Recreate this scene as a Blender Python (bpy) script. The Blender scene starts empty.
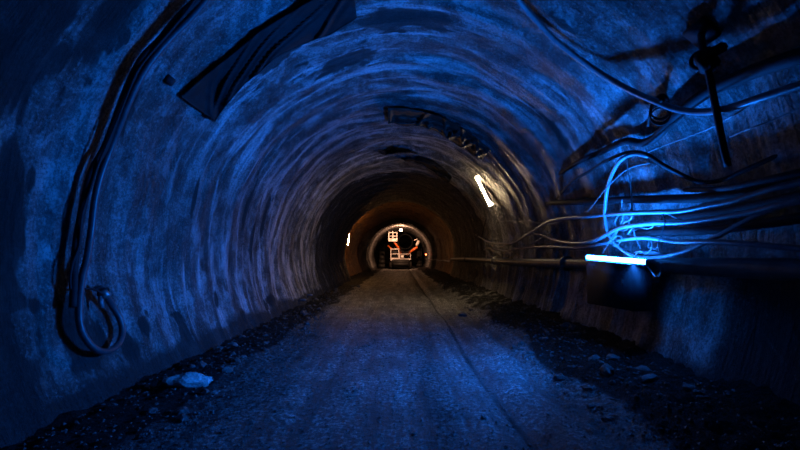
import bpy, bmesh, math, random
from mathutils import Vector, noise, Matrix
PI = math.pi
random.seed(7)
C = bpy.context.scene.collection
sc = bpy.context.scene
EYE = 1.6
F = 400.0            # focal length in pixels of the 800 px frame
VX, VY = 400.0, 257.0

# ------------------------------------------------------------------ helpers
def N(x, y, z=0.0):
    return noise.noise(Vector((x, y, z)))
def sm(a, b, x):
    t = min(1, max(0, (x-a)/(b-a))); return t*t*(3-2*t)
def obj(name, verts, faces, mat, parent=None, smooth=True, loc=None):
    me = bpy.data.meshes.new(name)
    me.from_pydata([tuple(v) for v in verts], [], faces)
    me.validate(); me.update()
    if smooth:
        me.polygons.foreach_set('use_smooth', [True]*len(me.polygons))
    o = bpy.data.objects.new(name, me); C.objects.link(o)
    if mat: me.materials.append(mat)
    if parent: o.parent = parent
    if loc: o.location = loc
    return o
def tag(o, label=None, cat=None, group=None, kind=None):
    if label: o['label'] = label
    if cat: o['category'] = cat
    if group: o['group'] = group
    if kind: o['kind'] = kind
    return o
def empty(name, loc, label, cat, group=None, rot=(0, 0, 0)):
    o = bpy.data.objects.new(name, None); C.objects.link(o)
    o.location = loc; o.rotation_euler = rot; o.empty_display_size = 0.1
    return tag(o, label, cat, group)
class MB:
    """collects shapes for ONE mesh object"""
    def __init__(s): s.v = []; s.f = []
    def add(s, vs, fs):
        k = len(s.v); s.v += [Vector(v) for v in vs]; s.f += [tuple(i+k for i in f) for f in fs]; return s
    def box(s, c, d, rot=None, bev=0.0):
        bm = bmesh.new(); bmesh.ops.create_cube(bm, size=1)
        for v in bm.verts: v.co = Vector((v.co.x*d[0], v.co.y*d[1], v.co.z*d[2]))
        if bev > 0: bmesh.ops.bevel(bm, geom=bm.edges[:], offset=bev, segments=2, affect='EDGES')
        M = (rot.to_4x4() if rot else Matrix.Identity(4)); M = Matrix.Translation(Vector(c)) @ M
        bm.transform(M); bm.verts.index_update()
        s.add([v.co.copy() for v in bm.verts], [[v.index for v in f.verts] for f in bm.faces]); bm.free(); return s
    def tube(s, pts, r, n=10, caps=True, rfun=None):
        pts = [Vector(p) for p in pts]
        m = len(pts); T = []
        for i in range(m):
            t = pts[min(i+1, m-1)]-pts[max(i-1, 0)]
            T.append(t.normalized() if t.length > 1e-9 else Vector((0, 1, 0)))
        up = Vector((0, 0, 1)) if abs(T[0].z) < .9 else Vector((1, 0, 0))
        a = T[0].cross(up).normalized(); vs = []
        for i in range(m):
            a = (a-T[i]*a.dot(T[i])).normalized(); b = T[i].cross(a)
            rr = r if rfun is None else rfun(i/(m-1))*r
            for k in range(n):
                q = 2*PI*k/n; vs.append(pts[i]+(a*math.cos(q)+b*math.sin(q))*rr)
        fs = [(i*n+k, i*n+(k+1) % n, (i+1)*n+(k+1) % n, (i+1)*n+k) for i in range(m-1) for k in range(n)]
        if caps: fs += [tuple(range(n))[::-1], tuple((m-1)*n+k for k in range(n))]
        s.add(vs, fs); return s
    def ring(s, c, R, r, ax=Vector((0, 1, 0)), n=28, m=8, ell=1.0):
        ax = ax.normalized(); u = ax.orthogonal().normalized(); w = ax.cross(u)
        P = [Vector(c)+u*R*math.cos(2*PI*i/n)+w*R*ell*math.sin(2*PI*i/n) for i in range(n+1)]
        return s.tube(P, r, m, caps=False)
    def sphere(s, c, r, n=2, sc3=(1, 1, 1)):
        bm = bmesh.new(); bmesh.ops.create_icosphere(bm, subdivisions=n, radius=r); bm.verts.index_update()
        s.add([Vector(c)+Vector((v.co.x*sc3[0], v.co.y*sc3[1], v.co.z*sc3[2])) for v in bm.verts],
              [[v.index for v in f.verts] for f in bm.faces]); bm.free(); return s
    def place(s, name, mat, at, smooth=True):
        return obj(name, s.v, s.f, mat, None, smooth, at)
    def build(s, name, mat, parent=None, smooth=True, base=None):
        """base: origin of a top-level mesh"""
        vs = s.v
        if base is not None:
            b = Vector(base); vs = [v-b for v in vs]
        return obj(name, vs, s.f, mat, parent, smooth, base)
def spline(P, step=0.05):
    P = [Vector(p) for p in P]
    Q = [P[0]*2-P[1]]+P+[P[-1]*2-P[-2]]; out = []
    for i in range(1, len(Q)-2):
        a, b, c, d = Q[i-1:i+3]; n = max(3, min(40, int((c-b).length/step)))
        for k in range(n):
            t = k/n
            out.append(.5*((2*b)+(c-a)*t+(2*a-5*b+4*c-d)*t*t+(3*b-a-3*c+d)*t**3))
    out.append(P[-1]); return out

# ------------------------------------------------------------------ tunnel shape
def rad(th, y):
    """inner radius of the sprayed lining at angle th (0 right, 90 deg crown) and depth y"""
    a = math.degrees(th)
    r = 3.6
    c, s = math.cos(th), math.sin(th)
    r += 0.085*N(c*1.6, s*1.6, y*.45)
    r += 0.05*N(c*4+9, s*4, y*1.2)
    n1 = N(y*2.1+.25*N(th*2, y), th*.9, 3.3)
    n2 = N(y*5.2+.35*N(th*3, y+4), th*1.5, 8.3)
    k = sm(2, 7, y)
    k2 = .45+.55*sm(6, 10, y)
    r += (0.035+.045*k*k2)*(abs(n1)-.25) + (0.012+.025*k*k2)*n2
    # broad swell: every metre or so the spraying left a rib
    r += 0.035*k*k2*math.cos(2*PI*(y/1.25)+.8*N(th*1.3, 2.2))
    jit = .5*N(th*2.5, 1.7)+.15*N(th*11, 4.1)
    # groove left open in the crown near the warm tube
    g = sm(12.9+jit*.5, 13.05+jit*.5, y)*(1-sm(13.75+jit, 13.9+jit, y))*sm(36, 48, a)*(1-sm(92, 100, a))
    r += .30*g
    # thicker ring of lining ends in a ragged lip
    g = sm(16.6+jit, 16.75+jit, y)*sm(-10, 40, a)*(1-sm(175, 200, a))
    r += .18*g
    # recess widening on the left side
    g = sm(26.9, 27.1, y)*(1-sm(41.6, 42.0, y))
    r += g*(.22+.42*sm(120, 150, a))
    # rib ring before the end bay
    g = sm(41.7, 42, y)*(1-sm(43.3, 43.6, y)); r -= .18*g
    # bare rock heading is cut wider
    if y > 59.5:
        r += sm(59.5, 60, y)*(.55+.35*N(c*3, s*3, y*.8))
    return r
def W(th, y, inset=0.0):
    r = rad(th, y)-inset
    return Vector((r*math.cos(th), y, EYE+r*math.sin(th)))
def on_wall(px, py, inset=0.05):
    """point just off the lining seen in the direction of a photo pixel"""
    dx, dz = (px-VX)/F, (VY-py)/F
    h = math.hypot(dx, dz); th = math.atan2(dz, dx); y = 3.6/h
    for _ in range(6): y = (rad(th, y)-inset)/h
    return Vector((dx*y, y, EYE+dz*y))
def floor_h(x, y):
    h = 0.03*N(x*.6, y*.5, 1)+.012*N(x*3, y*2.4, 5)
    # wheel ruts
    for cx, w, d in ((1.15, .16, .05), (-.9, .22, .035), (.1, .5, .02)):
        cx += .12*N(y*.25, cx)
        h -= d*math.exp(-((x-cx)/w)**2)
    h += .03*math.exp(-((x-1.5)/.22)**2)
    # muck verges
    rb = sm(1.75, 2.6, x+.25*N(y*.5, 7)); lb = sm(2.0, 2.9, -x+.25*N(y*.5, 17))
    lump = .5+.5*N(x*2.2, y*2.2, 2)
    h += rb*(.20+.10*lump+.06*N(x*6, y*6, 1))
    h += lb*(-.02+.10*lump+.05*N(x*6, y*6, 1))
    h += .1*sm(3.0, 3.45, x)
    return h
def on_floor(px, py, dz=0.0):
    dx, dzz = (px-VX)/F, (VY-py)/F
    z = 0.0
    for _ in range(8):
        y = (z-EYE)/dzz; z = floor_h(dx*y, y)+dz
    return Vector((dx*y, y, z))

# ------------------------------------------------------------------ materials
class NT:
    def __init__(s, name):
        s.m = bpy.data.materials.new(name); s.m.use_nodes = True; s.t = s.m.node_tree
        s.b = s.t.nodes['Principled BSDF']
    def n(s, typ, **kw):
        nd = s.t.nodes.new(typ)
        for k, v in kw.items():
            if k in nd.inputs.keys(): nd.inputs[k].default_value = v
            else: setattr(nd, k, v)
        return nd
    def l(s, a, b): s.t.links.new(a, b)
    def noise(s, vec, scale, detail=6, rough=.55, dist=0.0):
        nd = s.n('ShaderNodeTexNoise'); nd.inputs['Scale'].default_value = scale
        nd.inputs['Detail'].default_value = detail; nd.inputs['Roughness'].default_value = rough
        nd.inputs['Distortion'].default_value = dist
        if vec: s.l(vec, nd.inputs['Vector'])
        return nd.outputs['Fac']
    def ramp(s, fac, stops):
        nd = s.n('ShaderNodeValToRGB'); e = nd.color_ramp.elements
        while len(e) < len(stops): e.new(.5)
        for i, (p, c) in enumerate(stops):
            e[i].position = p; e[i].color = (c, c, c, 1) if isinstance(c, (int, float)) else (*c, 1)
        s.l(fac, nd.inputs['Fac']); return nd.outputs['Color']
    def mix(s, fac, a, b, mode='MIX'):
        nd = s.n('ShaderNodeMix'); nd.data_type = 'RGBA'; nd.blend_type = mode
        for i, v in ((0, fac), (6, a), (7, b)):
            if hasattr(v, 'is_linked'): s.l(v, nd.inputs[i])
            elif i == 0: nd.inputs[0].default_value = v
            else: nd.inputs[i].default_value = (*v, 1)
        return nd.outputs[2]
    def math(s, op, a, b=0.0):
        nd = s.n('ShaderNodeMath'); nd.operation = op
        for i, v in ((0, a), (1, b)):
            if hasattr(v, 'is_linked'): s.l(v, nd.inputs[i])
            else: nd.inputs[i].default_value = v
        return nd.outputs[0]
    def bump(s, h, strength, dist, normal=None):
        nd = s.n('ShaderNodeBump'); nd.inputs['Strength'].default_value = strength; nd.inputs['Distance'].default_value = dist
        s.l(h, nd.inputs['Height'])
        if normal: s.l(normal, nd.inputs['Normal'])
        return nd.outputs['Normal']

def shotcrete(name, tint=(1, 1, 1)):
    t = NT(name)
    co = t.n('ShaderNodeTexCoord').outputs['Object']
    uv = t.n('ShaderNodeUVMap'); uv.uv_map = 'ring'; uv = uv.outputs['UV']
    mp = t.n('ShaderNodeMapping'); mp.inputs['Scale'].default_value = (.5, 3.6, 1); t.l(uv, mp.inputs['Vector'])
    mp2 = t.n('ShaderNodeMapping'); mp2.inputs['Scale'].default_value = (1.5, 12, 1); t.l(uv, mp2.inputs['Vector'])
    streak = t.noise(mp.outputs[0], 1.0, 5, .6, .4)
    fine = t.noise(mp2.outputs[0], 1.0, 4, .6, .2)
    patch = t.noise(co, .55, 4, .6)
    mott = t.noise(co, 2.6, 8, .68, .5)
    grain = t.noise(co, 30, 5, .8)
    base = t.ramp(mott, [(.36, (.03, .0295, .029)), (.5, (.19, .187, .182)), (.62, (.52, .515, .51))])
    base = t.mix(t.ramp(patch, [(.40, .88), (.56, 0)]), base, t.mix(.6, base, (.05, .048, .045)))
    lim = t.math('MULTIPLY', t.ramp(streak, [(.52, 0), (.58, 1)]), t.ramp(patch, [(.38, .4), (.54, 1)]))
    lim = t.math('MULTIPLY', lim, t.ramp(fine, [(.38, .25), (.6, 1)]))
    at = t.n('ShaderNodeAttribute'); at.attribute_name = 'lime'
    lim = t.math('MULTIPLY', lim, at.outputs['Fac'])
    base = t.mix(lim, base, (.88, .84, .84))
    dk = t.math('MULTIPLY', t.ramp(streak, [(.38, 1), (.46, 0)]), .75)
    base = t.mix(dk, base, (.035, .033, .03))
    base = t.mix(t.ramp(grain, [(.38, .75), (.54, 0)]), base, (.02, .02, .02))
    base = t.mix(t.ramp(grain, [(.54, 0), (.68, .5)]), base, (.7, .7, .7))
    st = t.n('ShaderNodeAttribute'); st.attribute_name = 'stain_shade'
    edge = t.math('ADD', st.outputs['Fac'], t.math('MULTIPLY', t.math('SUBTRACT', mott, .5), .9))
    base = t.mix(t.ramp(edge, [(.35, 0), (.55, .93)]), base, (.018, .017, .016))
    cl = t.n('ShaderNodeAttribute'); cl.attribute_name = 'ochre'
    base = t.mix(cl.outputs['Fac'], base, t.ramp(mott, [(.35, (.22, .085, .022)), (.65, (.62, .30, .10))]))
    base = t.mix(1.0, base, tint, 'MULTIPLY')
    t.l(base, t.b.inputs['Base Color'])
    t.l(t.mix(st.outputs['Fac'], t.ramp(patch, [(.3, .34), (.7, .52)]), (1, 1, 1)), t.b.inputs['Roughness'])
    t.b.inputs['Specular IOR Level'].default_value = .45
    n = t.bump(grain, 1.0, .10)
    n = t.bump(mott, 1.0, .22, n)
    n = t.bump(fine, .7, .07, n)
    t.l(n, t.b.inputs['Normal'])
    return t.m
def ground_mat():
    t = NT('tunnel_ground')
    co = t.n('ShaderNodeTexCoord').outputs['Object']
    mp = t.n('ShaderNodeMapping'); mp.inputs['Scale'].default_value = (2.6, .22, 1); t.l(co, mp.inputs['Vector'])
    tr = t.noise(mp.outputs[0], 1.6, 6, .65)
    g = t.noise(co, 19, 10, .82); big = t.noise(co, 1.4, 6, .6)
    vor = t.n('ShaderNodeTexVoronoi'); vor.inputs['Scale'].default_value = 34; t.l(co, vor.inputs['Vector'])
    road = t.ramp(g, [(.41, (.012, .012, .013)), (.5, (.12, .12, .12)), (.60, (.58, .58, .56))])
    road = t.mix(t.ramp(tr, [(.36, .8), (.54, 0)]), road, (.035, .034, .034))
    road = t.mix(t.ramp(big, [(.38, .6), (.55, 0)]), road, (.04, .038, .036))
    at = t.n('ShaderNodeAttribute'); at.attribute_name = 'mud'
    m = t.ramp(t.math('ADD', at.outputs['Fac'], t.math('MULTIPLY', t.math('SUBTRACT', big, .5), .7)), [(.3, 0), (.6, 1)])
    mud = t.ramp(g, [(.4, (.005, .0048, .0045)), (.68, (.04, .037, .033))])
    t.l(t.mix(m, road, mud), t.b.inputs['Base Color'])
    t.l(t.mix(m, t.ramp(g, [(.35, .38), (.6, .7)]), t.ramp(g, [(.35, .9), (.62, .8), (.68, .3)])), t.b.inputs['Roughness'])
    t.l(t.math('SUBTRACT', .4, t.math('MULTIPLY', m, .25)), t.b.inputs['Specular IOR Level'])
    t.b.inputs['Specular IOR Level'].default_value = .4
    n = t.bump(vor.outputs['Distance'], 1.0, -.035)
    n = t.bump(g, 1.0, .10, n)
    n = t.bump(tr, .6, .06, n)
    t.l(n, t.b.inputs['Normal']); return t.m
def plain(name, col, rough=.5, metal=0.0, var=.35, scale=14, bump=.3, spec=.5):
    t = NT(name); co = t.n('ShaderNodeTexCoord').outputs['Object']
    n = t.noise(co, scale, 6, .65)
    lo = tuple(c*(1-var) for c in col); hi = tuple(min(1, c*(1+var)) for c in col)
    t.l(t.ramp(n, [(.35, lo), (.65, hi)]), t.b.inputs['Base Color'])
    t.b.inputs['Roughness'].default_value = rough; t.b.inputs['Metallic'].default_value = metal
    t.b.inputs['Specular IOR Level'].default_value = spec
    t.l(t.bump(n, bump, .01), t.b.inputs['Normal']); return t.m
def glow(name, col, strength):
    t = NT(name); t.b.inputs['Base Color'].default_value = (.8, .8, .8, 1)
    t.b.inputs['Emission Color'].default_value = (*col, 1); t.b.inputs['Emission Strength'].default_value = strength
    return t.m
M_wall = shotcrete('shotcrete')
M_rock = plain('dark_rock', (.02, .018, .016), .7, var=.6, scale=3, bump=1)
M_ground = ground_mat()
M_black = plain('black_rubber', (.009, .009, .010), .75, spec=.25)
M_hose = plain('grey_hose', (.13, .13, .14), .4, var=.25)
M_cable = plain('grey_cable', (.11, .11, .12), .4, var=.3, spec=.6)
M_wire = plain('pale_wire', (.13, .13, .13), .35, var=.2)
M_film = plain('black_membrane', (.008, .008, .008), .75, var=.4, scale=6, spec=.2)
M_steel = plain('dull_steel', (.16, .16, .16), .4, metal=.6)
M_pipe = plain('muddy_pipe', (.06, .055, .05), .5, var=.6, scale=5)
M_cabinet = plain('dark_cabinet', (.006, .006, .007), .7, var=.5, spec=.2)
M_stone = plain('stone', (.06, .058, .056), .6, var=.6, scale=9, bump=.9)
M_pale = plain('pale_stone', (.36, .35, .34), .6, var=.4, scale=9, bump=.9)
M_white = plain('dirty_white_paint', (.8, .74, .7), .5, var=.3, scale=3)
M_orange = plain('orange_paint', (.75, .16, .03), .4, var=.3, scale=3)
M_tyre = plain('tyre', (.015, .015, .015), .7)
M_blue = glow('blue_tube_glow', (.012, .19, 1.0), 200)
M_warm = glow('warm_tube_glow', (1.0, .72, .40), 75)
M_lamp = glow('end_lamp_glow', (1.0, .60, .36), 25)
M_niche = glow('recess_tube_glow', (1.0, .48, .15), 380)
M_red = glow('red_lamp_glow', (1.0, .10, .03), 18)

# ------------------------------------------------------------------ tunnel lining
ys = []
y = -3.0
while y < 92:
    ys.append(y)
    y += .12 if y < 2.5 else (.042 if y < 15 else (.07 if y < 19 else (.14 if y < 44 else (.3 if y < 62 else 1.0))))
NT_ = 250
T0, T1 = math.radians(-34), math.radians(214)
ths = [T0+(T1-T0)*i/NT_ for i in range(NT_+1)]
grid = [[W(t, yy) for t in ths] for yy in ys]
def gnorm(j, i):
    a = grid[min(j+1, len(ys)-1)][i]-grid[max(j-1, 0)][i]
    b = grid[j][min(i+1, NT_)]-grid[j][max(i-1, 0)]
    n = a.cross(b); n.normalize()
    p = grid[j][i]
    if n.dot(Vector((-p.x, 0, EYE-p.z))) < 0: n = -n
    return n
# dark wet stains and painted shade: photo direction, half size in metres along the ring and along the tunnel
stain_shade_spots = []
# (the broad spots paint shade at the near left edge and crown)
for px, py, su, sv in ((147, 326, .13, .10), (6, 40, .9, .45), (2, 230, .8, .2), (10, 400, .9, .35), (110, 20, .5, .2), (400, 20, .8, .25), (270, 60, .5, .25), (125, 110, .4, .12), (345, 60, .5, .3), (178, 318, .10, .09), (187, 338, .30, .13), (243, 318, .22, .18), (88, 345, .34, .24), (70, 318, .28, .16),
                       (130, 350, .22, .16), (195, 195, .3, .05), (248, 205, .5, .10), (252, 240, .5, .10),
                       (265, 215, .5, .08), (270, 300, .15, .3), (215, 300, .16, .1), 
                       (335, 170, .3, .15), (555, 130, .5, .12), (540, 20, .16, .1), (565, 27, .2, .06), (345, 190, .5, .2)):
    p = on_wall(px, py, 0); stain_shade_spots.append((math.atan2(p.z-EYE, p.x) % (2*PI), p.y, su, sv))
def stain_shade(th, yy):
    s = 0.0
    for a, b, su, sv in stain_shade_spots:
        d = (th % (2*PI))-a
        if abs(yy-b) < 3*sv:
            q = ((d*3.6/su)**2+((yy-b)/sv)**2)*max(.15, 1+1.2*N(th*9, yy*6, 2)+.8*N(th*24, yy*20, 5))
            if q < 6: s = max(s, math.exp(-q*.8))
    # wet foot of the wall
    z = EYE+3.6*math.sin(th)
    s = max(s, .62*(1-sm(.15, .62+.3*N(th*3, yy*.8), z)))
    if yy > 16.7: s = max(s, .38+.14*(1-sm(26, 27, yy)))  # shade of the deeper lining painted into the colour
    if 27 < yy < 42: s = max(s, .85*sm(35, 60, math.degrees(th))*(1-sm(118, 150, math.degrees(th))))  # crown over the recess painted dark in place of shade
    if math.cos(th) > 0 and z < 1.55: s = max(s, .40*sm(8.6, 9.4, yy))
    if math.cos(th) > 0 and z < 1.5: s = max(s, .55*(1-sm(4.1, 4.7, yy)))  # cabinet shadow painted on the near lower right wall
    return s
def lime(th, yy):
    k = sm(5.2, 6.4, yy)*(1-sm(17, 22, yy))
    left = 1.0 if math.cos(th) < .2 else .55
    return .25+.75*k*left
def ochre(th, yy):  # ochre tint in the recess bay, strongest on the left
    k = sm(27, 28, yy+.8*N(th*4, 1))*(1-sm(41, 42, yy))
    return k*(.35+.6*sm(115, 140, math.degrees(th)))
def shell(name, i0, i1, j0, j1, mat):
    vs = []; nr = []; sv = []; lv = []; cv = []
    for j in range(j0, j1+1):
        for i in range(i0, i1+1):
            vs.append(grid[j][i]); nr.append(gnorm(j, i)); sv.append(stain_shade(ths[i], ys[j])); lv.append(lime(ths[i], ys[j])); cv.append(ochre(ths[i], ys[j]))
    w = i1-i0+1
    fs = [(a*w+b, a*w+b+1, (a+1)*w+b+1, (a+1)*w+b) for a in range(j1-j0) for b in range(w-1)]
    o = obj(name, vs, fs, mat); me = o.data
    uvl = me.uv_layers.new(name='ring')
    tab = [(ths[i]*3.6, ys[j]) for j in range(j0, j1+1) for i in range(i0, i1+1)]
    li = [0]*len(me.loops); me.loops.foreach_get('vertex_index', li)
    buf = []
    for k in li: buf += tab[k]
    uvl.data.foreach_set('uv', buf)
    for nm, arr in (('stain_shade', sv), ('lime', lv), ('ochre', cv)):
        at = me.attributes.new(nm, 'FLOAT', 'POINT'); at.data.foreach_set('value', arr)
    me.normals_split_custom_set_from_vertices([tuple(n) for n in nr])
    o['kind'] = 'structure'; return o
jr = min(range(len(ys)), key=lambda j: abs(ys[j]-59.7)); je = len(ys)-1
ia = min(range(NT_+1), key=lambda i: abs(ths[i]-math.radians(55)))
ib = min(range(NT_+1), key=lambda i: abs(ths[i]-math.radians(125)))
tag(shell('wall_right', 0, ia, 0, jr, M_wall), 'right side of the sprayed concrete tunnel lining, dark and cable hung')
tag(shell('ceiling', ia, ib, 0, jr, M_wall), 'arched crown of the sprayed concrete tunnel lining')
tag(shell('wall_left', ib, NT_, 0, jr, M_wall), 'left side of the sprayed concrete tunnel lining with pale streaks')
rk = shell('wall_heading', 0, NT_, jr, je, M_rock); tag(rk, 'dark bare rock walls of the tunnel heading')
# rock face closing the heading
vs = [Vector((0, 91.5, EYE))]; fs = []
for a in range(1, 9):
    for i in range(48):
        th = 2*PI*i/48; r = 5.2*a/8
        vs.append(Vector((r*math.cos(th), 91.5+.8*N(r*math.cos(th), r*math.sin(th), 3), EYE+r*math.sin(th))))
for i in range(48):
    fs.append((0, 1+i, 1+(i+1) % 48))
    for a in range(7): fs.append((1+a*48+i, 1+(a+1)*48+i, 1+(a+1)*48+(i+1) % 48, 1+a*48+(i+1) % 48))
tag(obj('wall_end', vs, fs, M_rock), 'dark rock face at the end of the tunnel', kind='structure')

# ------------------------------------------------------------------ ground
fy = []
y = -3.0
while y < 92:
    fy.append(y); y += .1 if y < 2.4 else (.035 if y < 9 else (.07 if y < 16 else (.2 if y < 44 else .8)))
NX = 190
xs = [-4.6+9.2*i/NX for i in range(NX+1)]
vs = []; mud = []
for yy in fy:
    for x in xs:
        h = floor_h(x, yy)
        if abs(x) > 1.7: h += .05*abs(N(x*9, yy*9, 3))
        h += .008*N(x*14, yy*14, 3)
        vs.append(Vector((x, yy, h)))
        e = .25*N(yy*.6, x*.4, 9)
        m = max(sm(1.95, 2.4, x+e)*(1-.75*sm(8, 10, yy)*(1-sm(14, 18, yy))*abs(N(x*2, yy*1.5, 4))*2.2), sm(2.05, 2.6, -x+e), .42*sm(1.0, 1.7, -x+2*e)*(1-sm(9, 12, yy)))
        # damp middle strip between the wheel tracks
        m = max(m, .42*math.exp(-((x-.45-.1*N(yy*.4, 3))/.42)**2)*(1-sm(7.5, 11, yy)), .55*math.exp(-((x-1.12-.12*N(yy*.25, 1.15))/.07)**2))
        mud.append(m)
w = NX+1
fs = [(a*w+b, a*w+b+1, (a+1)*w+b+1, (a+1)*w+b) for a in range(len(fy)-1) for b in range(NX)]
fl = obj('floor', vs, fs, M_ground)
fl.data.attributes.new('mud', 'FLOAT', 'POINT').data.foreach_set('value', mud)
tag(fl, 'rutted dirt and gravel floor of the tunnel', kind='structure')

# ------------------------------------------------------------------ pipes, hoses and cables
def run(name, pts, r, mat, label, cat, group=None, n=10, step=.05, rfun=None):
    P = spline(pts, step)
    base = P[len(P)//2]
    o = MB().tube(P, r, n, rfun=rfun).build(name, mat, base=base)
    return tag(o, label, cat, group)
def wp(L, inset=.06, di=None):
    """pixels -> points off the lining; an optional third number is that point's own inset"""
    return [on_wall(q[0], q[1], q[2] if len(q) > 2 else inset) for q in L]
# water pipe along the right wall at eye height
pipe = empty('supply_pipe', (3.36, 20, 1.47), 'thick muddy pipe running along the right wall below the cables', 'pipe')
MB().tube([Vector((3.36+.01*math.sin(yy*.7)-3.36, yy-20, (.02*math.sin(yy*.4)) if yy < 24 else -.1*sm(24, 34, yy))) for yy in [(.4+.5*k) for k in range(52)]], .10, 18).build('pipe_body', M_pipe, pipe)
for yy in (2.6, 8.05, 14.1, 20.2):
    m = MB().tube([(0, yy-20-.05, 0), (0, yy-20+.05, 0)], .15, 20)
    for k in range(8):
        q = PI*k/4; m.tube([(.13*math.cos(q), yy-20-.075, .13*math.sin(q)), (.13*math.cos(q), yy-20+.075, .13*math.sin(q))], .012, 6)
    m.build('pipe_flange', M_pipe, pipe)
run('cable', [Vector((3.25, y_, 1.33+.03*math.sin(y_*.9))) for y_ in [26+k*2.2 for k in range(12)]], .035, M_steel,
    'thin dark line along the far right wall leading to the red lamp', 'cable')

run('hose', wp([(513, -14, .10), (520, 2, .10), (532, 16, .10), (555, 40, .12), (585, 63, .13), (610, 79, .15), (632, 91, .2), (655, 101, .26),
    (676, 109, .3), (700, 112, .33), (725, 109, .35), (760, 98, .35), (800, 85, .33), (850, 70, .3)]), .034, M_hose,
    'grey hose curving down from the crown, sagging through the wire coil to the right edge', 'hose', n=14)
run('wire', wp([(640, 156, .2), (660, 147, .25), (690, 136, .3), (718, 124, .34), (755, 103, .36), (800, 86, .36), (840, 73, .36)]), .008, M_wire,
    'thin straight wire rising from the big hose loop to the right edge', 'wire', n=6)
run('wire', wp([(730, 137, .2), (746, 130, .3), (775, 119, .3), (800, 108, .3), (840, 93, .3)]), .007, M_cable,
    'faint thin wire near the right edge below the sagging hose', 'wire', n=6)
run('hose', wp([(648, 156, .32), (634, 154, .36), (622, 159, .4), (614, 170, .38), (608, 186, .38), (605.5, 203, .38), (605, 218, .38), (609, 234, .38),
    (619, 247, .38), (633, 256, .36), (650, 258, .35), (668, 256, .35), (690, 250, .35), (720, 235, .35), (760, 214, .33), (800, 199, .3), (840, 188, .3)]), .026, M_hose,
    'pale hose hanging in a big open loop above and behind the blue tube light', 'hose', n=14)
run('cable', wp([(556, 200, -.03), (572, 182, .18), (590, 171, .24), (606, 161, .28), (622, 154, .32), (634, 152, .34), (648, 155, .34), (663, 165, .3), (680, 174, .2), (700, 182, .14), (722, 180, .1), (745, 170, .08), (790, 150, -.05)]), .024, M_black,
    'black cable arching over the top of the hose loop', 'cable', n=12)
run('cable', wp([(476, 235, -.03), (489, 242, .14), (500, 243.5, .16), (513, 243, .2), (529, 234, .2), (548, 222, .26), (570, 217.5, .30), (583, 217, .33), (604, 215, .36), (628, 213, .40),
    (656, 212, .40), (680, 211, .40), (707, 206, .38), (733, 201, .36), (751, 195, .35), (778, 187, .33), (800, 182, .32), (850, 168, .3)]), .028, M_cable,
    'uppermost of the three thick cables strung along the right wall', 'cable', n=12)
run('cable', wp([(500, 247, .12), (513, 243.5, .18), (523, 237, .2), (532, 233.5, .2), (541, 235, .22), (554, 240, .26), (570, 243, .30), (583, 243, .33), (596, 240, .36), (608, 234, .38), (620, 228, .40),
    (636, 225, .40), (656, 223, .40), (680, 222.5, .40), (716, 218, .38), (751, 212, .36), (775, 206, .35), (800, 200.5, .34), (850, 190, .3)]), .030, M_cable,
    'middle one of the three thick cables strung along the right wall', 'cable', n=12)
run('cable', wp([(484, 250, .12), (490, 248, .14), (506, 251, .16), (520, 248.4, .2), (541, 247, .22), (560, 247.3, .26), (578, 248, .28), (596, 245, .30), (612, 242, .34), (628, 239, .36),
    (645, 238, .38), (663, 240, .38), (680, 242, .38), (715, 242, .38), (760, 245, .36), (800, 249, .3), (860, 254, .3)]), .027, M_cable,
    'lowest of the three thick cables, just above the blue tube light', 'cable', n=12)
run('cable', wp([(486, 246, .08), (496, 252, .10), (508, 253.5, .12), (516, 250, .13), (528, 246, .12), (540, 239, .1), (552, 232, .06)]), .016, M_cable,
    'short thin cable slack above the pipe below the warm tube light', 'cable', n=8)
run('cable', wp([(493, 213, .06), (500, 217, .08), (512, 222, .10), (528, 221, .08), (545, 224, .08), (562, 222, .06)]), .010, M_cable,
    'thin lead leaving the lower end of the warm tube light', 'cable', n=8)
run('cable', wp([(489, 219, .06), (487, 226, .08), (484, 236, .08), (485, 246, .09), (489, 254, .1)]), .022, M_cable,
    'lead dropping from the warm tube light to the pipe', 'cable', n=8)
run('cable', wp([(486, 219, .06), (483, 231, .10), (481, 243, .08), (484, 254, .1)]), .014, M_black,
    'dark lead beside the pale one dropping from the warm tube light', 'cable', n=8)
# one dark cable, then black tubes laid as stand-ins for wall shadow bands
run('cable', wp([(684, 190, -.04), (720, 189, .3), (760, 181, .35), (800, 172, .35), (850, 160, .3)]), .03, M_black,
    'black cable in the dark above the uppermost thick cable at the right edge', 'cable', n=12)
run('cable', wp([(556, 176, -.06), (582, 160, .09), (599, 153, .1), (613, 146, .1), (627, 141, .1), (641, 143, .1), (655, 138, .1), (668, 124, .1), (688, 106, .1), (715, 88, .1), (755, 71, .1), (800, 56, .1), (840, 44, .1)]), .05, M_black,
    'black tube standing in for the shadow band climbing past the wire coil to the upper right', 'cable', n=12, rfun=lambda t: .6+.8*t)
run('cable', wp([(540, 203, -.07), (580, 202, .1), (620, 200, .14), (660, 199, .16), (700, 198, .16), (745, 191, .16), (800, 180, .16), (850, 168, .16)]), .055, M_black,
    'black tube standing in for wall shadow right above the uppermost thick cable', 'cable', n=12)
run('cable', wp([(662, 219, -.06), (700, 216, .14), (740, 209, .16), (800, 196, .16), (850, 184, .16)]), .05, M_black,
    'black tube standing in for wall shadow between the uppermost and middle thick cables', 'cable', n=12)
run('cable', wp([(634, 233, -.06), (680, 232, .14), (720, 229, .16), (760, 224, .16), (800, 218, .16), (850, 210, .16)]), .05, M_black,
    'black tube standing in for wall shadow between the middle and lowest thick cables', 'cable', n=12)
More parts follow.
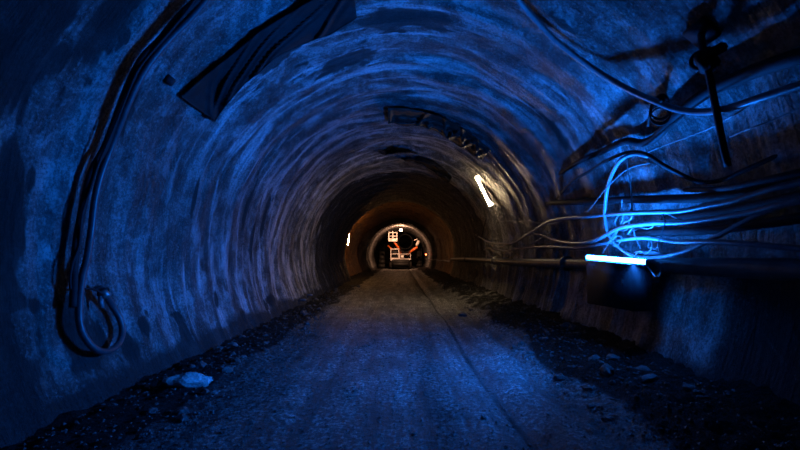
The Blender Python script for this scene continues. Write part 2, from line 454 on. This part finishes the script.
# tangle of thin wires over the tube light
T = 'thin wires tangled over the blue tube light'
LT = 'thin pale wire in the tangle over the blue tube light'
for k, L in enumerate([
    [(622, 199), (622, 207), (623, 218), (619, 227), (613, 236), (607, 246), (602, 254)],
    [(628, 205), (631, 212), (631, 219), (624, 223), (619, 229), (612, 241)],
    [(628, 234), (633, 228), (635, 236), (641, 249)],
    [(612, 241), (617, 236), (622, 238), (617, 246), (612, 244), (611, 240)],
    [(638, 225), (644, 228.5), (651, 228), (654, 225)],
    [(660, 214), (665, 213), (674, 217), (682, 220)],
    [(649, 241), (649, 247), (656, 249), (658, 243)],
    [(645, 264), (651, 271), (655, 276), (659, 276), (661, 270), (660, 262)],
    [(626, 210), (618, 216), (615, 224), (622, 231), (629, 226), (627, 214)],
    [(634, 257), (640, 251), (646, 254), (652, 247), (650, 236)]]):
    run('wire', wp(L, .40), .006+.002*(k % 2), M_wire, LT, 'wire', T, n=6, step=.03)
run('wire', wp([(583, 214, .3), (590, 209, .34), (597, 200, .38), (605, 190, .4), (622, 173, .36), (636, 166, .3), (650, 163, .22)]), .007, M_wire,
    'thin pale wire slanting behind the hose loop from the uppermost thick cable', 'wire', n=6)
run('wire', wp([(663, 214, .45), (665, 223, .45), (661, 236, .45), (658, 244, .45), (660, 253, .42)]), .007, M_black,
    'black wire looping down between the thick cables right of the tangle', 'wire', n=6)
run('strap', wp([(627, 155, .36), (628, 171, .34), (631, 188, .30), (632, 211, .4)]), .009, M_black,
    'dark tie hanging from the arched black cable to the uppermost thick cable', 'strap', n=6)
run('wire', wp([(637, 264, .5), (636, 270, .5), (634, 280, .5)]), .007, M_wire, 'short loose wire end hanging below the near end of the blue tube light', 'wire', n=6)
# wire coil hooked on the grey hose
c0 = on_wall(660, 113, .27)
ax = Vector((-c0.x, -c0.y*.8, EYE-c0.z))
coil = empty('wire_coil', c0, 'small black coil of wire hooked on the grey hose', 'coil')
for k in range(5):
    MB().ring((0, 0, .02*(k-2)), .085+.006*(k % 3), .008, (ax+Vector((.1*(k-2), .07*k, .06*(2-k)))), ell=1.15).build('coil_turn', M_black, coil)
MB().tube([p-c0 for p in spline(wp([(655, 103, .25), (651, 110, .27), (649, 118, .27), (648, 126, .27)], .2))], .014, 8).build('coil_tail', M_black, coil)
m = MB()
P = [on_wall(662, 100, k) for k in (-.03, .1, .28)]
m.tube([p-c0 for p in P], .03, 8)
m.box(on_wall(662, 100, .02)-c0, (.14, .14, .10), bev=.015)
m.build('coil_hook', M_black, coil)
# strap hanger
s0 = on_wall(701, 36, .12)
hg = empty('cable_hanger', s0, 'dark strap with a ring clamp hanging down the upper right wall', 'hanger')
P = spline(wp([(701, 34, .05), (702, 44, .2), (706, 60, .3), (711, 84, .36), (715, 103, .40), (719, 124, .42), (724, 150, .42), (728, 166, .40)]))
MB().tube([p-s0 for p in P], .030, 8).build('strap', M_black, hg)
c1 = on_wall(701, 60, .3)-s0
MB().ring(c1, .075, .018, ax).ring(c1+Vector((.06, 0, -.05)), .06, .016, ax).build('ring', M_black, hg)
R = Matrix.Rotation(math.radians(-28), 3, 'Y')
MB().box(on_wall(707, 60, .28)-s0, (.16, .1, .2), R, .02).box(on_wall(714, 52, .2)-s0, (.20, .12, .09), R, .02).build('clamp', M_black, hg)
MB().box(on_wall(702, 33, .03)-s0, (.24, .24, .08), Matrix.Rotation(math.radians(40), 3, 'Y'), .01).build('anchor_plate', M_black, hg)

# left wall cables and the looped hose
run('cable', wp([(202, -10), (196, 0), (178, 18), (160, 40), (142, 59), (129, 84), (119, 110), (106, 145), (95, 165), (89, 180), (83, 207), (77, 238), (74.5, 265), (74, 285), (73, 307)], .12), .036, M_black,
    'thick black cable on the left wall, outer one of the pair', 'cable', n=12)
run('cable', wp([(200, -8, .16), (190, 6, .16), (176, 24, .16), (156, 47, .16), (138, 70, .16), (127, 95, .17), (112, 132, .17), (98, 165, .17), (90, 190, .17), (82, 215, .17), (79, 245, .16), (73, 262, .15), (70, 280, .13), (72, 296, .1)]), .012, M_black,
    'thin black cable twisted along the outer thick cable on the left wall', 'cable', n=8)
lh = wp([(212, -10), (205, 0), (189, 19), (169, 39), (150, 62), (138, 82), (127, 106), (113, 142), (103, 168), (98, 185), (94.5, 202), (91, 232), (87, 258), (82.5, 276), (80, 293), (79, 314), (81, 329),
         (88, 342), (98, 350.5), (110, 351), (119, 343), (122.5, 331), (119.5, 318), (113, 307), (108, 299), (103, 292)], .15)
hs = empty('hose', lh[13], 'grey black hose down the left wall ending in a hanging loop', 'hose')
MB().tube([p-lh[13] for p in spline(lh)], .036, 14).build('hose_body', plain('dark_hose', (.035, .035, .04), .45), hs)
e = lh[-1]-lh[13]
MB().tube([e+Vector((.05, 0, -.06)), e, e+Vector((-.045, 0, .045))], .047, 12).tube([e+Vector((-.04, 0, .04)), e+Vector((-.08, 0, .06))], .03, 10).build('hose_coupling', M_steel, hs)
MB().tube([q-lh[13] for q in spline(wp([(84, 289, .17), (90, 288.5, .17), (98, 291, .17), (104, 295, .2)], .1), .02)], .012, 8).ring(e, .058, .014, Vector((-1, 0, 1))).build('tie', M_black, hs)
MB().tube([e+Vector((.0, -.03, -.05)), e+Vector((.01, -.05, -.11)), e+Vector((.035, -.05, -.18))], .032, 10, rfun=lambda t: 1-.4*t).build('end_cap', M_hose, hs)
b = on_wall(169, 80, .02)
tag(MB().box((0, 0, 0), (.10, .10, .11), Matrix.Rotation(math.radians(40), 3, 'Y'), .012).place('anchor_plate', M_black, b), 'small dark square plate on the upper left wall beside the membrane', 'plate')
for k, (px, py) in enumerate(((300, 300), (307, 295))):
    b = on_wall(px, py, 0)
    m = MB().tube([(-.1, 0, 0), (.22, -.12, .02)], .035, 8)
    tag(m.place('rebar_stub', M_steel, b), ('stub of a rock bolt at the foot of the left wall, the nearer one', 'stub of a rock bolt at the foot of the left wall, the farther one')[k], 'bolt')

# ------------------------------------------------------------------ membranes on the lining
def sheet(name, top, bot, mat, label, cat, ins, amp, fr, seed, nu=90, nv=24, pleats=()):
    A = spline([Vector((*p, 0)) for p in top], 4); B = spline([Vector((*p, 0)) for p in bot], 4)
    def at(L, t):
        q = t*(len(L)-1); i = min(int(q), len(L)-2); return L[i].lerp(L[i+1], q-i)
    front = []; back = []
    for i in range(nu+1):
        for j in range(nv+1):
            u, v = i/nu, j/nv
            p = at(A, u).lerp(at(B, u), v)
            d = amp*(abs(N(u*fr+v*.5, v*.7, seed))*2.4-.35)*(.5+.8*v) + amp*.2*N(u*fr*2.7, v*2, seed+3)
            for u0, sl, h_ in pleats:
                w_ = u-u0-sl*(v-.5); d += h_*(math.exp(-(w_/.018)**2)-.5*math.exp(-((w_-.045)/.03)**2))*(.3+v)
            rag = 2.0*N(u*9, v*2, seed+9)*(v if v > .5 else 0)
            front.append(on_wall(p.x, p.y+rag, max(.02, ins+d))); back.append(on_wall(p.x, p.y+rag, max(.02, ins+d)-.012))
    w = nv+1; n = len(front); fs = []
    for i in range(nu):
        for j in range(nv):
            a = i*w+j; fs += [(a, a+1, a+w+1, a+w), (n+a, n+a+w, n+a+w+1, n+a+1)]
    for i in range(nu):
        for j in (0, nv): a = i*w+j; fs.append((a, a+w, n+a+w, n+a))
    for j in range(nv):
        for i in (0, nu): a = i*w+j; fs.append((a, a+1, n+a+1, n+a))
    b = front[n//2].copy()
    return tag(obj(name, [p-b for p in front+back], fs, mat, loc=b), label, cat)
sheet('membrane_sheet', [(181, 97), (205, 76), (235, 52), (262, 30), (298, 8), (325, -8), (352, -22)], [(215, 122), (232, 98), (255, 76), (276, 58), (300, 46), (330, 34), (357, 18)],
      M_film, 'large black plastic sheet pinned to the upper left of the crown', 'sheet', .08, .03, 3, 2,
      pleats=((.10, -.25, .05), (.22, -.5, .06), (.42, -.6, .05), (.68, -.7, .06), (.9, -.3, .05)))
sheet('membrane_sheet', [(388, 108), (405, 108.5), (428, 113), (450, 121), (470, 133), (491, 150)], [(388, 124), (405, 125.5), (425, 127), (445, 137), (462, 148), (481, 160)],
      plain('brown_black_membrane', (.028, .022, .017), .6, var=.4, scale=6, spec=.3), 'puckered black membrane strip across the crown above the warm tube light', 'sheet', .12, .05, 4, 5, nu=150,
      pleats=((.02, .0, .05), (.33, -.05, .10), (.39, .05, .05), (.55, .08, .08), (.66, -.08, .09), (.74, .10, .10), (.82, -.05, .08), (.90, .08, .09), (.97, -.03, .06)))
sheet('membrane_sheet', [(379, 151), (392, 150), (408, 151), (424, 156), (440, 165), (452, 177)], [(381, 154), (392, 155), (404, 160), (418, 163), (434, 172), (448, 184)],
      M_film, 'ragged black strip of membrane deeper in the crown, left of the warm tube light', 'sheet', .10, .06, 7, 8, nu=80, nv=12)

# ------------------------------------------------------------------ lights that belong to the tunnel
a = Vector((3.0, 6.42, EYE)); b = Vector((3.0, 4.83, EYE-.062))
tl = empty('tube_light', a, 'glowing blue white tube light lying over the dark cabinet on the right wall', 'lamp')
d = b-a
MB().tube([d*.02, d*.5, d*.98], .030, 16).build('tube', M_blue, tl)
q = d.to_track_quat('Y', 'Z').to_matrix()
MB().box(d*.5+Vector((.07, 0, -.02)), (.045, d.length*1.0, .07), q, .01).box(Vector((.02, -.62, -.072)), (.10, 1.15, .012), q, .003).build('housing', M_steel, tl)  # lower tray added to keep the tube's light off the cabinet
for t in (0, 1):
    MB().box(d*t+Vector((.02, 0, -.01)), (.11, .03, .09), q, .008).build('end_cap', M_steel, tl)
# area lights added at the tube throw light across, onward and up
al = bpy.data.lights.new('added_tube_beam', 'AREA'); al.shape = 'RECTANGLE'; al.size = 1.55; al.size_y = .05
al.energy = 660; al.color = (.006, .178, 1.0); al.spread = math.radians(140)
ao = bpy.data.objects.new('added_tube_beam', al); C.objects.link(ao); ao.parent = tl
nn = Vector((-1, .25, .10)).normalized(); xx = d.normalized(); xx = (xx-nn*xx.dot(nn)).normalized(); yy_ = (-nn).cross(xx)
ao.matrix_local = Matrix.Translation(d*.5+Vector((-.045, 0, 0))) @ Matrix((xx, yy_, -nn)).transposed().to_4x4()
al = bpy.data.lights.new('tube_upward_beam', 'AREA'); al.shape = 'RECTANGLE'; al.size = 1.55; al.size_y = .05
al.energy = 290; al.color = (.006, .178, 1.0); al.spread = math.radians(150)
ao = bpy.data.objects.new('tube_upward_beam', al); C.objects.link(ao); ao.parent = tl
nn = Vector((-.15, .1, 1)).normalized(); xx = (d.normalized()-nn*d.normalized().dot(nn)).normalized(); yy_ = (-nn).cross(xx)
ao.matrix_local = Matrix.Translation(d*.5+Vector((0, 0, .045))) @ Matrix((xx, yy_, -nn)).transposed().to_4x4()
cb = empty('switch_cabinet', (3.13, 5.85, .98), 'dark cabinet hung on the right wall under the blue tube light', 'cabinet')
MB().box((.03, 0, .22), (.26, 1.30, .66), Matrix.Rotation(math.radians(-2), 3, 'X'), .012).build('body', M_cabinet, cb)
MB().box((-.107, -.02, .22), (.014, 1.18, .57), Matrix.Rotation(math.radians(-2), 3, 'X'), .005).build('door', M_cabinet, cb)
MB().box((-.125, -.45, .27), (.02, .03, .09), None, .004).build('handle', M_black, cb)
for s in (-.5, .5):
    MB().box((.22, s, .3), (.22, .05, .05), None, .006).build('bracket', M_steel, cb)
jb = empty('junction_box', on_wall(654, 254, .22), 'flat junction box behind the near end of the blue tube light', 'box')
MB().box((0, 0, 0), (.3, .42, .035), Matrix.Rotation(.2, 3, 'Y'), .012).build('body', M_hose, jb)
MB().box((0, .1, .04), (.12, .14, .05), Matrix.Rotation(.2, 3, 'Y'), .012).build('lid', M_cable, jb)

# warm tube set round the ring
p0, p1 = on_wall(476, 176, .25), on_wall(491, 207, .25)
wl = empty('tube_light', p0, 'glowing warm white tube light on the right shoulder of the tunnel', 'lamp')
d = p1-p0; out = Vector((p0.x, 0, p0.z-EYE)).normalized()
MB().tube([d*.03, d*.5, d*.97], .042, 16).build('tube', M_warm, wl)
MB().tube([d*-.02+out*.075, d*1.02+out*.075], .05, 8).build('housing', M_steel, wl)
for t in (0, 1):
    MB().tube([d*(t-.015)+out*.02, d*(t+.015)+out*.02], .07, 12).build('end_cap', M_steel, wl)
al = bpy.data.lights.new('warm_beam', 'AREA'); al.shape = 'RECTANGLE'; al.size = d.length*.94; al.size_y = .06
al.energy = 110; al.color = (1.0, .70, .38); al.spread = math.radians(140)
ao = bpy.data.objects.new('warm_beam', al); C.objects.link(ao); ao.parent = wl
nn = (-out+Vector((0, .35, 0))).normalized(); xx = (d.normalized()-nn*d.normalized().dot(nn)).normalized(); yy_ = (-nn).cross(xx)
ao.matrix_local = Matrix.Translation(d*.5-out*.05) @ Matrix((xx, yy_, -nn)).transposed().to_4x4()
# end lamp
lp = Vector((.12, 47, EYE+27/400*47))
ll = empty('hanging_lamp', lp, 'bright round lamp hanging from the crown in front of the machine', 'lamp')
MB().sphere((0, 0, 0), .17, 3).build('bulb', M_lamp, ll)
MB().tube([(0, .05, .10), (0, .05, .20)], .09, 12, rfun=lambda t: 1-.5*t).build('socket', M_steel, ll)
MB().tube([(0, .05, .2), (0, .05, W(PI/2, 47.05).z-lp.z+.03)], .012, 6).build('cord', M_black, ll)
ld = bpy.data.lights.new('lamp_light', 'POINT'); ld.energy = 110; ld.color = (1, .5, .25); ld.shadow_soft_size = .14
lo = bpy.data.objects.new('lamp_light', ld); C.objects.link(lo); lo.parent = ll; lo.location = (0, -.28, 0)
ld = bpy.data.lights.new('lamp_beam', 'SPOT'); ld.energy = 1500; ld.color = (1, .5, .28); ld.shadow_soft_size = .14
ld.spot_size = math.radians(165); ld.spot_blend = .5
lo = bpy.data.objects.new('lamp_beam', ld); C.objects.link(lo); lo.parent = ll; lo.location = (0, .26, -.05)
lo.rotation_euler = Vector((0, 1, -.15)).to_track_quat('-Z', 'Y').to_euler()
# recess tube on the left
n0, n1 = Vector((-3.72, 28.6, 2.45)), Vector((-3.60, 28.6, 3.5))
nl = empty('tube_light', n0, 'tube light upright in the left recess halfway down the tunnel', 'lamp')
MB().tube([(0, 0, 0), n1-n0], .020, 12).build('tube', M_niche, nl)
MB().box((-.06, -.04, .6), (.06, .06, 1.3), None, .01).build('housing', M_steel, nl)
# red lamp
rp = Vector((26/400*47.5, 47.5, EYE+2.5/400*47.5))
rl = empty('signal_lamp', rp, 'small red lamp low on the right wall near the machine', 'lamp')
MB().sphere((0, 0, 0), .09, 2).build('lens', M_red, rl)
MB().box((.16, .05, 0), (.3, .12, .16), None, .02).build('housing', M_black, rl)

# ------------------------------------------------------------------ drilling machine in the heading
D = 53.0
rig = empty('drilling_machine', (0, D, 0), 'white and orange tunnelling machine standing at the far end', 'machine')
MB().box((.1, 1.8, .95), (2.3, 5.0, .7), None, .08).box((.1, -.8, .65), (2.0, .5, .35), None, .05).build('chassis', M_tyre, rig)
for sx in (-1.15, 1.3):
    for yy in (.3, 3.4):
        wh = MB().tube([(sx-.22, yy, .6), (sx+.22, yy, .6)], .6, 24).build('wheel', M_tyre, rig)
        MB().tube([(sx-.24, yy, .6), (sx+.24, yy, .6)], .25, 16).build('hub', M_orange, wh)
def frame(m, x0, x1, y0, y1, z0, z1, r):
    for x in (x0, x1):
        for yy in (y0, y1): m.box((x, yy, (z0+z1)/2), (r, r, z1-z0))
        for z in (z0, z1): m.box((x, (y0+y1)/2, z), (r, y1-y0, r))
    for yy in (y0, y1):
        for z in (z0, z1): m.box(((x0+x1)/2, yy, z), (x1-x0+r, r, r))
    return m
m = frame(MB(), -1.2, -.15, -.5, .8, 1.2, 2.65, .11); m.box((-.68, -.5, 1.35), (1.05, .06, .3)).box((-.68, -.5, 2.0), (1.05, .06, .09))
cabp = m.build('cab', M_white, rig, smooth=False)
MB().box((-.68, .2, 2.0), (.9, .9, 1.1), None, .04).build('cab_interior', M_tyre, cabp)
m = frame(MB(), -.05, 1.4, -.5, .5, 1.35, 2.0, .07); m.box((.68, -.1, 1.3), (1.5, 1.0, .14)).box((.3, -.5, 1.68), (.4, .06, .3))
m.build('platform', M_white, rig, smooth=False)
m = frame(MB(), -1.45, -.4, -1.6, -.6, 3.65, 4.75, .10); m.box((-.92, -1.6, 3.85), (1.0, .06, .3)).box((-.92, -1.6, 4.3), (1.0, .06, .08)).box((-.92, -1.6, 4.5), (.12, .06, .9))
m.build('work_basket', M_white, rig, smooth=False)
MB().tube([(.15, .2, 1.9), (-.2, -.4, 2.8), (-.75, -1.1, 3.6)], .14, 10).tube([(-1.6, -.2, 3.1), (-1.2, -.4, 2.75), (-.9, -.2, 2.5)], .09, 10).build('lift_boom', M_orange, rig)
MB().tube([(.95, .1, 1.9), (1.5, -.4, 2.4), (2.25, -.9, 2.9)], .15, 10).build('drill_boom', M_orange, rig)
MB().box((2.3, -1.0, 3.4), (.35, .5, .7), Matrix.Rotation(.4, 3, 'Y'), .05).box((2.05, -1.1, 3.85), (.5, .3, .12), Matrix.Rotation(-.3, 3, 'Y'), .03).build('drill_head', M_white, rig)
m = MB()
for k in range(5): m.tube(spline([(-.6+.2*k, -.3, 2.7), (.3+.15*k, -.4, 2.3-.1*k), (1.1+.1*k, -.4, 2.3+.1*k), (1.9, -.6, 2.9)], .2), .035, 6)
m.build('hydraulic_hoses', M_black, rig)
# ventilation duct above the machine
vd = empty('ventilation_duct', (.75, 56, 3.75), 'big black round ventilation duct over the machine', 'duct')
m = MB()
P = [Vector((0, .12*k, 0)) for k in range(60)]
m.tube(P, 1.05, 32, caps=False, rfun=lambda t: 1+.02*math.cos(t*60*PI/2.5))
m.tube(P[::-1], .98, 32, caps=False)
m.ring((0, 0, 0), 1.02, .05)
m.build('duct_body', M_tyre, vd)
for yy in (1.5, 5): MB().tube([(.0, yy, 1.0), (0, yy, 1.75)], .02, 6).build('hanger', M_steel, vd)
# dark muck heaps beside the machine
for k, (x, w_, h_, lab) in enumerate(((-2.5, .9, 3.0, 'tall dark stack of gear left of the machine'), (2.7, .75, 2.2, 'dark stack of gear right of the machine'))):
    m = MB()
    for q in range(5):
        m.box((.1*N(q, k), .2*q-.4, h_*(q+.5)/5), (w_*(1-.08*q), .9, h_/5*.95), Matrix.Rotation(.1*(q % 3-1), 3, 'Z'), .05)
    for q in range(3): m.tube([(-.3+.3*q, 0, 0), (-.3+.3*q, -.1, h_+.4*q*.5)], .05, 8)
    tag(m.place('gear_stack', M_tyre, (x, 56.2, floor_h(x, 56))), lab, 'equipment')

# ------------------------------------------------------------------ stones
def stone_mesh(seed, sub=2, flat=.6, ang=1.0):
    bm = bmesh.new(); bmesh.ops.create_icosphere(bm, subdivisions=sub, radius=1)
    for v in bm.verts:
        n = v.co.normalized()
        k = 1+.42*ang*N(n.x*1.3+seed, n.y*1.3, n.z*1.3)+.15*N(n.x*4, n.y*4+seed, n.z*4)
        v.co = Vector((n.x*k, n.y*k*.8, n.z*k*flat))
    me = bpy.data.meshes.new('stone'); bm.to_mesh(me); bm.free()
    me.polygons.foreach_set('use_smooth', [False]*len(me.polygons)); return me
protos = [stone_mesh(3.7*k, 2, .45+.08*(k % 4)) for k in range(8)]
for me in protos: me.materials.append(M_stone)
def stone(x, y, s, label, cat, group, k):
    o = bpy.data.objects.new('stone', protos[k % 8]); C.objects.link(o)
    o.location = (x, y, floor_h(x, y)+s*.22); o.scale = (s, s*random.uniform(.8, 1.2), s*random.uniform(.8, 1.2))
    o.rotation_euler = (random.uniform(-.3, .3), random.uniform(-.3, .3), random.uniform(0, 6.3))
    return tag(o, label, cat, group)
def y_rand(a, b): return a*(b/a)**random.random()
for k in range(120):
    yy = y_rand(3.6, 22); x = random.uniform(1.95, 3.25)
    stone(x, yy, random.choice((.02, .028, .035, .05, .075))*(1+.03*yy), 'grey stone lying in the dark muck along the right wall', 'stone', 'stones in the right verge', k)
for k in range(90):
    yy = y_rand(3.8, 22); x = -random.uniform(2.1, 3.1)
    stone(x, yy, random.choice((.02, .028, .035, .05, .07))*(1+.03*yy), 'grey stone lying in the dark muck along the left wall', 'stone', 'stones in the left verge', k)
for k in range(80):
    yy = y_rand(3.4, 14); x = random.uniform(-2.1, 1.9)
    stone(x, yy, random.choice((.014, .018, .022, .03)), 'small stone lying loose on the rutted roadway', 'stone', 'stones on the roadway', k)
for px, py, s, lab in ((463, 316, .16, 'flat pale slab at the edge of the right verge, at mid distance'), (607, 377, .10, 'pale stone in the near right verge')):
    p = on_floor(px, py); o = stone(p.x, p.y, s, lab, 'stone', None, 2)
    if 'group' in o: del o['group']
p = on_floor(189, 386)
me = stone_mesh(11.3, 3, .35, .8); me.materials.append(M_pale)
o = bpy.data.objects.new('rock_slab', me); C.objects.link(o)
o.location = p+Vector((0, 0, .06)); o.scale = (.25, .17, .27); o.rotation_euler = (-.15, .1, .35)
tag(o, 'large flat pale rock lying in the dark verge by the left wall', 'rock')
# loose gravel nobody could count
vs = []; fs = []
base = [(0, 0, 1), (.9, 0, .1), (0, 1, 0), (-.8, .1, 0), (.1, -.9, .1), (0, 0, -.6)]
tri = [(0, 1, 2), (0, 2, 3), (0, 3, 4), (0, 4, 1), (5, 2, 1), (5, 3, 2), (5, 4, 3), (5, 1, 4)]
for k in range(6500):
    yy = y_rand(2.6, 20); x = random.uniform(-3.15, 3.2)
    if abs(x) < 1.9 and random.random() < .35: continue
    s = random.uniform(.005, .016)*(1+.05*yy)*(1.4 if abs(x) > 1.9 else 1)
    q = random.uniform(0, 6.3); cq, sq = math.cos(q), math.sin(q); n = len(vs)
    z = floor_h(x, yy)+s*.3+(.012 if abs(x) > 1.7 else 0)
    for a_, b_, c_ in base:
        j = random.uniform(.75, 1.25); vs.append(((a_*cq-b_*sq)*s*j+x, (a_*sq+b_*cq)*s*j+yy, c_*s*.7*j+z))
    fs += [tuple(i+n for i in f) for f in tri]
tag(obj('gravel', vs, fs, M_stone, smooth=False), 'loose gravel scattered over the tunnel floor', 'gravel', kind='stuff')

# ------------------------------------------------------------------ camera, world, view
cam = bpy.data.cameras.new('camera'); co = bpy.data.objects.new('camera', cam); C.objects.link(co)
co.location = (0, 0, EYE); co.rotation_euler = (PI/2, 0, 0)
cam.sensor_width = 36; cam.lens = 18; cam.shift_y = (VY-225)/800; cam.clip_start = .05; cam.clip_end = 300
sc.camera = co
wd = bpy.data.worlds.new('world'); wd.use_nodes = True; sc.world = wd
wd.node_tree.nodes['Background'].inputs[0].default_value = (0, 0, 0, 1)
sc.view_settings.view_transform = 'Standard'; sc.view_settings.look = 'None'
sc.view_settings.gamma = 1; sc.view_settings.exposure = 0.08; sc.view_settings.use_curve_mapping = False
sc.cycles.use_denoising = True; sc.cycles.denoising_prefilter = 'FAST'
sc.cycles.max_bounces = 5; sc.cycles.diffuse_bounces = 1; sc.cycles.glossy_bounces = 2
sc.cycles.sample_clamp_indirect = 3
